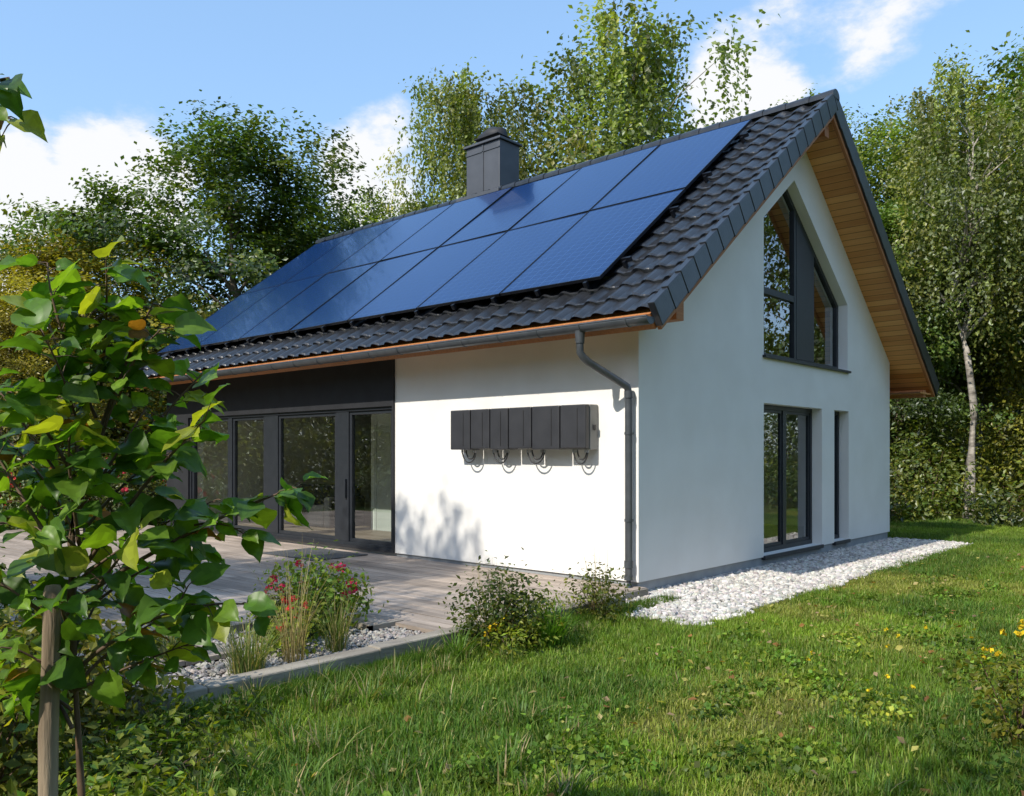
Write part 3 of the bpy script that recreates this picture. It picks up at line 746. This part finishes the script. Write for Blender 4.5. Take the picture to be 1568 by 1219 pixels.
# ------------------------------------------------------------------ lawn grass tiles
def blades(n,seed,h=(.03,.075),w=(.0022,.0045),area=1.0,base=(.148,.252,.026),lean=.5,straw=.65,sp=4):
    R=np.random.RandomState(seed)
    P=np.stack([R.uniform(-.12,area+.12,n),R.uniform(-.12,area+.12,n),np.zeros(n)],-1)
    cl=R.uniform(0,area,(60,2)); k=R.randint(0,60,n); m=R.uniform(size=n)<.5
    P[m,:2]=(cl[k[m]]+R.normal(0,.045,(m.sum(),2)))
    ct=R.uniform(.65,1.35,60); ch=R.uniform(.7,1.5,60)
    A=R.uniform(0,6.28,n); hh=R.uniform(*h,n)*R.uniform(.7,1.2,n); ww=R.uniform(*w,n)
    hh=hh*np.where(m,ch[k],1)
    d=np.stack([np.cos(A),np.sin(A),np.zeros(n)],-1); s=np.stack([-np.sin(A),np.cos(A),np.zeros(n)],-1)
    ln=R.uniform(.1,1,n)*lean
    up=np.array([0,0,1.])
    m1=P+up*(hh*.55)[:,None]+d*(hh*ln*.35)[:,None]
    tip=P+up*(hh*(1-.25*ln))[:,None]+d*(hh*ln)[:,None]
    V=np.stack([P-s*ww[:,None],P+s*ww[:,None],m1+s*ww[:,None]*.8,m1-s*ww[:,None]*.8,tip+s*ww[:,None]*.1,tip-s*ww[:,None]*.1],1).reshape(-1,3)
    i=np.arange(n)[:,None]*6
    F=np.stack([i+[0,1,2,3],i+[3,2,4,5]],1).reshape(-1,4)
    t=(R.uniform(.6,1.35,n)*np.where(m,ct[k],1))[:,None]; f=(R.uniform(size=(n,1))**sp)*straw
    c=(np.array(base)[None]*(1-f)+np.array([.42,.38,.12])[None]*f)*t
    return V,F,np.repeat(c,2,0)
gt=[]
for s in range(3):
    V,F,c=blades(6000,s,lean=.9); gt.append(fast_mesh('grass_tile',V,F,M_grass,c))
for s in range(2):
    V,F,c=blades(6000,20+s,base=(.21,.325,.032),h=(.025,.06),lean=.9); gt.append(fast_mesh('grass_tile',V,F,M_grass,c))
for s in range(2):
    V,F,c=blades(5200,30+s,base=(.22,.285,.038),h=(.02,.055),lean=1.0,straw=.95,sp=1.8); gt.append(fast_mesh('grass_tile',V,F,M_grass,c))
for s in range(2):
    V,F,c=blades(6500,50+s,base=(.09,.188,.023),h=(.035,.10),lean=.9); gt.append(fast_mesh('grass_tile',V,F,M_grass,c))
V,F,c=blades(4200,40,h=(.06,.13),w=(.003,.006),base=(.11,.22,.026)); gt.append(fast_mesh('grass_tile',V,F,M_grass,c))
LG=empty('lawn_grass')
R=np.random.RandomState(8)
cnt=0
def tile(x,y,sx=1,sy=1,k=None):
    global cnt
    q=R.randint(0,4)
    if k is None:
        v=math.sin(x*1.3+y*.7)+math.sin(y*1.9-x*.6)+R.normal(0,.7)
        k=R.randint(7,9) if v<-1.0 else (R.randint(0,3) if v<.4 else (R.randint(3,5) if v<1.2 else R.randint(5,7)))
    off=[(0,0),(1,0),(1,1),(0,1)][q]
    link('grass_patch',gt[k],LG,(x+off[0]*sx,y+off[1]*sy,0),(0,0,q*math.pi/2),(1,1,R.uniform(.85,1.2))); cnt+=1
for ix in range(-9,22):
    for iy in range(0,13):
        x=-1.1+ix; y=-2.4-iy
        v=Vector((x+.5,y+.5,0))-c0; D=v.dot(F_); lat=v.dot(R_)
        if D<1.6 or abs(lat)>D*.75+1.5: continue
        tile(x,y)
for ix in range(-9,0):
    tile(-1.1+ix,-1.40)
for ix in range(10,16):
    for iy in range(0,6): tile(-1.1+ix-.1,-1.4+iy)
for ix in range(-9,-5):
    for iy in range(0,4): tile(-1.1+ix-.9,-.4+iy,k=9)
for ix in range(-6,1): link('grass_patch',gt[9],LG,(-1.1+ix,-.56,0),(0,0,0),(1,.22,.8))
bl=[]
R3=np.random.RandomState(44)
for i in range(60): bl.append((R3.uniform(-5.8,4),R3.uniform(-5,-1.7),.03,R3.uniform(.12,.35),R3.uniform(.1,.3),.035))
shrub_mass('clover_patches',bl,(.12,.235,.03),.034,(170,9),45,M_grass,.03,False,asp=.9)
def tuft(name,x,y,n,h,r,base,w=.004,seed=0,lean=.6,straw=0,z=0.0,parent=None,mat=None):
    R=np.random.RandomState(seed)
    A=R.uniform(0,6.28,n); rr=r*.35*np.sqrt(R.uniform(size=n)); P=np.stack([x+rr*np.cos(A),y+rr*np.sin(A),np.full(n,z)],-1)
    A2=A+R.normal(0,.6,n); d=np.stack([np.cos(A2),np.sin(A2),np.zeros(n)],-1); s=np.stack([-np.sin(A2),np.cos(A2),np.zeros(n)],-1)
    hh=h*R.uniform(.45,1.1,n); ln=lean*R.uniform(.1,1,n)
    q=[0,.3,.6,.85,1.0]; Vs=[]
    for t in q:
        c=P+np.array([0,0,1.])*(hh*(t-.35*ln*t**2.5))[:,None]+d*(hh*ln*t**1.8)[:,None]
        ww=(w*R.uniform(.9,1.1,n)*(1-.9*t**2))[:,None]; Vs+= [c-s*ww,c+s*ww]
    V=np.stack(Vs,1).reshape(-1,3); i=np.arange(n)[:,None]*10
    F=np.stack([i+[2*k,2*k+1,2*k+3,2*k+2] for k in range(4)],1).reshape(-1,4)
    f=(R.uniform(size=(n,1))<straw)*R.uniform(.5,1,(n,1))
    c=(np.array(base)[None]*(1-f)+np.array([.52,.40,.22])[None]*f)*R.uniform(.6,1.3,(n,1))
    return link(name,fast_mesh(name,V,F,mat or M_grass,np.repeat(c,4,0)),parent)
tuft('ornamental_grass',-4.95,.05,300,.50,.35,(.14,.20,.05),.003,1,.8,.35,.05)
tuft('ornamental_grass',-4.55,.05,80,.95,.25,(.2,.17,.06),.0028,2,.55,.9,.05)
tuft('ornamental_grass',-5.15,.75,300,.42,.3,(.10,.16,.04),.003,3,.7,.25,.05)
tuft('ornamental_grass',-4.1,.15,150,.5,.25,(.13,.18,.035),.003,4,.7,.3,.05)
tuft('daylily_plant',-2.62,-.85,170,.42,.25,(.15,.30,.035),.008,5,.8,.03)
tuft('daylily_plant',-3.5,-.6,90,.28,.25,(.13,.24,.035),.006,6,.8,.1)
tuft('ornamental_grass',-1.35,-.42,60,.80,.3,(.14,.18,.055),.0025,7,.5,.5)
tuft('ornamental_grass',-3.05,-.55,50,.80,.3,(.14,.18,.055),.0025,17,.5,.5)
WD=empty('wild_grass')
R2=np.random.RandomState(12)
for i in range(58):
    x=R2.uniform(-6.8,-2.0); y=-.42-abs(R2.normal(0,.28)); tuft('tuft',x,y,int(R2.uniform(25,75)),R2.uniform(.10,.26),.2,(.12,.20,.035),.003,100+i,.9,.3,parent=WD)
for i in range(60):
    x=R2.uniform(-5.6,1.5); y=R2.uniform(-4.9,-1.7); tuft('tuft',x,y,int(R2.uniform(12,34)),R2.uniform(.08,.15),.30,(.13,.26,.03),.005,200+i,1.2,.08,parent=WD)
for i in range(46):
    x=R2.uniform(-6.5,-4.2); y=R2.uniform(-3.1,-.7); tuft('tuft',x,y,int(R2.uniform(20,60)),R2.uniform(.12,.25),.28,(.11,.20,.03),.005,300+i,1.0,.18,parent=WD)

shrub_mass('lavender_shrub',[(-2.95,-.55,.30,.30,.28,.32),(-2.70,-.62,.2,.30,.24,.24)],(.09,.155,.032),.045,(60,34),11,None,.08)
shrub_mass('garden_shrub',[(-1.45,-.45,.22,.27,.24,.26)],(.10,.165,.033),.042,(56,30),12,None,.1)
shrub_mass('garden_shrub',[(-3.15,-.85,.1,.22,.15,.13)],(.14,.23,.035),.045,(40,30),13,None,.15)
shrub_mass('flower_bush',[(-3.75,1.0,.34,.38,.34,.28),(-4.05,.8,.2,.24,.22,.18)],(.10,.19,.033),.055,(60,36),14,None,.04)
shrub_mass('flower_bush',[(-4.35,.45,.2,.20,.20,.20)],(.10,.19,.033),.05,(60,32),15,None,.06)
shrub_mass('dark_shrub',[(-6.45,-.35,.35,.42,.35,.42),(-6.0,-.2,.25,.3,.25,.3),(-6.9,-.9,.3,.4,.4,.4),(-6.55,.5,.4,.5,.4,.45)],(.06,.12,.028),.065,(40,30),16,None,.04)
shrub_mass('groundcover_plants',[(-6.3,-1.3,.08,.45,.4,.14),(-6.7,-1.9,.08,.4,.4,.16),(-5.7,-.75,.06,.4,.2,.1),(-6.6,-2.5,.08,.35,.35,.14)],(.08,.16,.028),.055,(50,26),18,None,.03)
shrub_mass('yellow_shrub',[(-2.75,-4.35,.24,.22,.26,.28),(-2.45,-4.75,.3,.3,.3,.33)],(.12,.20,.03),.042,(50,30),17,None,.2)
shrub_mass('rose_bush',[(.2,14.0,.6,1.0,.7,.8),(-1.5,14.2,.5,.9,.7,.7)],(.11,.18,.03),.09,(20,40),19,M_leaf,.1)
def blossoms(name,cx,cy,cz,r,n,c,size,seed):
    R=np.random.RandomState(seed); Ps=[];Ns=[]
    for _ in range(n):
        d=R.normal(size=3); d/=np.linalg.norm(d); d[2]=abs(d[2])
        p=np.array([cx,cy,cz])+d*np.array(r); m=9
        Ps.append(p+R.normal(0,size*.3,(m,3)));Ns.append(d+R.normal(size=(m,3))*.7)
    P=np.concatenate(Ps);Nn=np.concatenate(Ns); V,F=leaf_quads(P,Nn,np.full(len(P),size),R,.8)
    return link(name,fast_mesh(name,V,F,M_petal,np.array(c)[None]*R.uniform(.6,1.2,(len(P),1))),None)
blossoms('pink_flowers',-3.75,1.0,.40,(.40,.36,.28),16,(.66,.05,.14),.052,1)
blossoms('red_flowers',-4.35,.45,.28,(.2,.2,.2),9,(.62,.07,.06),.045,2)
blossoms('pink_flowers',.2,14.0,.75,(1.0,.75,.8),34,(.65,.08,.12),.10,3)
blossoms('red_flowers',-1.5,14.2,.65,(.9,.75,.7),26,(.60,.06,.06),.10,7)
blossoms('yellow_flowers',-3.1,-.8,.18,(.22,.16,.12),9,(.7,.52,.03),.026,4)
blossoms('yellow_flowers',-2.6,-4.5,.45,(.3,.35,.25),14,(.7,.52,.03),.03,6)
blossoms('dandelions',-1.2,-3.6,.06,(1.6,1.0,.05),12,(.75,.58,.03),.024,8)

R=np.random.RandomState(5); n=820
P=np.stack([R.uniform(-6.4,8,n),R.uniform(-5.4,-1.5,n),R.uniform(.04,.075,n)],-1)
V,F=leaf_quads(P,np.array([0,0,1.])+R.normal(0,.35,(n,3)),R.uniform(.025,.07,n),R,.75)
cc_=np.array([(.55,.44,.18),(.42,.20,.07),(.62,.55,.16),(.48,.33,.20)])[R.randint(0,4,n)]*R.uniform(.5,1.1,(n,1))
link('fallen_leaves',fast_mesh('fallen_leaves',V,F,M_leafn,cc_))

# ------------------------------------------------------------------ foreground sapling with big leaves
prof=[(0,0),(.07,.24),(.18,.40),(.33,.47),(.5,.43),(.66,.32),(.80,.20),(.91,.09),(1.0,0)]
def leaf_template():
    V=[];F=[]
    for i,(t,w) in enumerate(prof):
        for sgn,ww in ((-1,1),(-1,.5),(0,0),(1,.5),(1,1)):
            x=sgn*w*ww; V.append((x, t-(.09*abs(sgn)*ww if i<2 else 0), .24*abs(x)-.28*t*t+.035*math.sin(i*2.1+sgn)*abs(sgn)*ww))
    for i in range(len(prof)-1):
        for j in range(4): F.append((i*5+j,i*5+j+1,(i+1)*5+j+1,(i+1)*5+j))
    return np.array(V),np.array(F)
LV,LF=leaf_template()
def big_leaves(name,PL,parent,seed,mat):
    R=np.random.RandomState(seed); Vs=[];Fs=[];Cs=[]
    jj=np.tile(np.arange(4),len(prof)-1); rib=np.where((jj==1)|(jj==2),1.0,.9)[:,None]
    for i,(p,d,nn,s) in enumerate(PL):
        d=d/np.linalg.norm(d); x=np.cross(d,nn); x/=np.linalg.norm(x); z=np.cross(x,d)
        curl=R.uniform(.4,2.2)
        lv=LV*np.array([1,1,curl])
        Vs.append(p+s*(lv[:,0:1]*x*R.uniform(.8,1.1)+lv[:,1:2]*d+lv[:,2:3]*z)); Fs.append(LF+len(LV)*i)
        u=R.uniform()
        c=np.array([.095,.20,.030]) if u<.45 else (np.array([.18,.32,.035]) if u<.84 else (np.array([.34,.39,.045]) if u<.98 else np.array([.38,.17,.05])))
        c=c*R.uniform(.6,1.3); Cs.append(np.repeat(c[None],len(LF),0)*R.uniform(.82,1.14,(len(LF),1))*rib)
    return link(name,fast_mesh(name,np.concatenate(Vs),np.concatenate(Fs),mat,np.concatenate(Cs),smooth=True),parent)
SP=empty('garden_sapling',(-7.27,-2.96,0),(0,0,rad(-47.92)))
def leafy(parent,branches,seed,spacing=.021,size=(.05,.112)):
    R=np.random.RandomState(seed); tb=[];PL=[]
    for (s,e,r0,frac) in branches:
        s=np.array(s,float);e=np.array(e,float); ln=np.linalg.norm(e-s)
        mid=(s+e)/2+R.normal(0,.03,3)+np.array([0,0,.10*ln]); pts=[]
        for q in np.linspace(0,1,8): pts.append((1-q)**2*s+2*q*(1-q)*mid+q*q*e)
        tb.append(([tuple(p) for p in pts],[r0*(1-.75*q)+.001 for q in np.linspace(0,1,8)]))
        if frac<=0: continue
        n=int(ln*frac/spacing)+2
        for k in range(n):
            q=1-frac*k/n; f=q*7; i0=min(6,int(f)); p=pts[i0]+(pts[i0+1]-pts[i0])*(f-i0)
            al=(pts[i0+1]-pts[i0]); al/=np.linalg.norm(al)
            sd=R.normal(size=3); sd[2]*=.5; d=al*.5+sd/np.linalg.norm(sd)*.9+np.array([0,0,-.25])
            pet=p+d/np.linalg.norm(d)*R.uniform(.015,.06)
            tb.append(([tuple(p),tuple((p+pet)/2+np.array([0,0,.004])),tuple(pet)],[.0018,.0014,.001]))
            nn=np.array([R.normal(0,.45)-.4,-.45+R.normal(0,.45),1.0])
            PL.append((pet,d,nn,R.uniform(*size)))
    tubes('branches',tb,M_stem,parent,n=6)
    big_leaves('leaves',PL,parent,seed,M_leafn)
B=[((.05,.05,0),(.02,.0,1.15),.016,0),((.02,0,1.1),(.08,.05,2.02),.012,.55),
 ((.03,0,1.25),(.62,.10,1.56),.007,.62),((.05,.02,1.35),(.40,-.05,1.74),.006,.7),((.02,0,1.05),(.50,.0,1.24),.006,.7),
 ((.07,.04,1.7),(.24,0,2.06),.005,.8),((.05,.03,1.6),(-.12,.1,2.08),.005,.8),((.06,.03,1.55),(.33,.12,1.88),.005,.8),
 ((.03,0,1.3),(-.22,.05,1.65),.006,.8),((.02,0,1.15),(-.3,-.05,1.38),.006,.8),((.02,0,1.2),(.25,-.12,1.45),.005,.8),
 ((.05,.02,1.5),(-.08,-.15,1.82),.005,.8),((.04,0,1.4),(.12,-.2,1.70),.005,.85),((.02,0,1.0),(.22,.1,1.18),.005,.7),
 ((.02,0,.9),(-.25,.1,1.12),.005,.8),((.07,.05,1.8),(.16,-.1,2.15),.004,.8),((.06,.05,1.75),(-.02,-.05,2.16),.004,.8),
 ((.33,.06,1.45),(.45,.12,1.42),.003,.8),((.28,0,1.16),(.36,-.06,1.30),.003,.8),((.05,.02,1.45),(.2,.25,1.66),.004,.8),
 ((.03,.0,1.3),(-.15,.2,1.5),.004,.8),((.04,0,1.38),(-.05,-.22,1.48),.004,.8),((.02,.0,1.15),(.1,-.2,1.28),.004,.8),
 ((.04,0,1.5),(-.2,0,1.85),.004,.8),((.04,0,1.5),(.2,.05,1.78),.004,.8),((.03,0,1.2),(.28,.2,1.36),.004,.8),((.05,0,1.65),(.05,-.2,1.95),.004,.8),
 ((.02,0,1.1),(-.18,.15,1.28),.004,.8),((.02,0,1.0),(-.1,-.12,1.15),.004,.8),((.04,.0,1.4),(-.3,.1,1.75),.004,.8),
 ((.02,0,1.0),(.32,.05,1.12),.004,.6),((.03,0,1.3),(.38,.1,1.52),.004,.6),((.02,0,.95),(-.2,.05,1.0),.004,.7),((.06,.03,1.6),(.28,-.05,1.98),.004,.6),((.02,0,1.1),(.02,.3,1.3),.004,.7),((.02,0,1.25),(-.12,.3,1.5),.004,.7)]
leafy(SP,B,6)
ST=empty('wooden_stake',(-7.27,-2.96,0),(0,0,rad(-47.92)))
tubes('stake',[([(-.03,-.06,-.1),(-.022,-.062,.4),(-.014,-.058,.7),(-.012,-.06,.9),(-.004,-.063,1.1),(.0,-.06,1.285),(.0,-.06,1.30),(.0,-.06,1.303)],[.027,.026,.0235,.025,.0225,.023,.018,.001])],M_stake,ST,n=14)
tubes('tie',[([(.0+.03*math.cos(t),-.03+.05*math.sin(t),1.1) for t in np.linspace(0,6.28,14)],.004)],M_cable,ST,n=6)
G2=empty('garden_shrub_tree',(-8.35,-2.75,0),(0,0,rad(-47.92)))
leafy(G2,[((0,0,0),(.05,0,1.5),.02,0),((.05,0,1.4),(.5,0,2.35),.012,.2),((.05,0,1.5),(-.1,.1,2.6),.012,.6),((.0,.0,1.9),(1.12,.0,2.38),.008,.2),((.8,.0,2.28),(1.10,.05,2.32),.003,.5),((.1,.0,1.7),(.35,.1,2.35),.006,.2)],9,size=(.045,.07))
print('tiles',cnt)
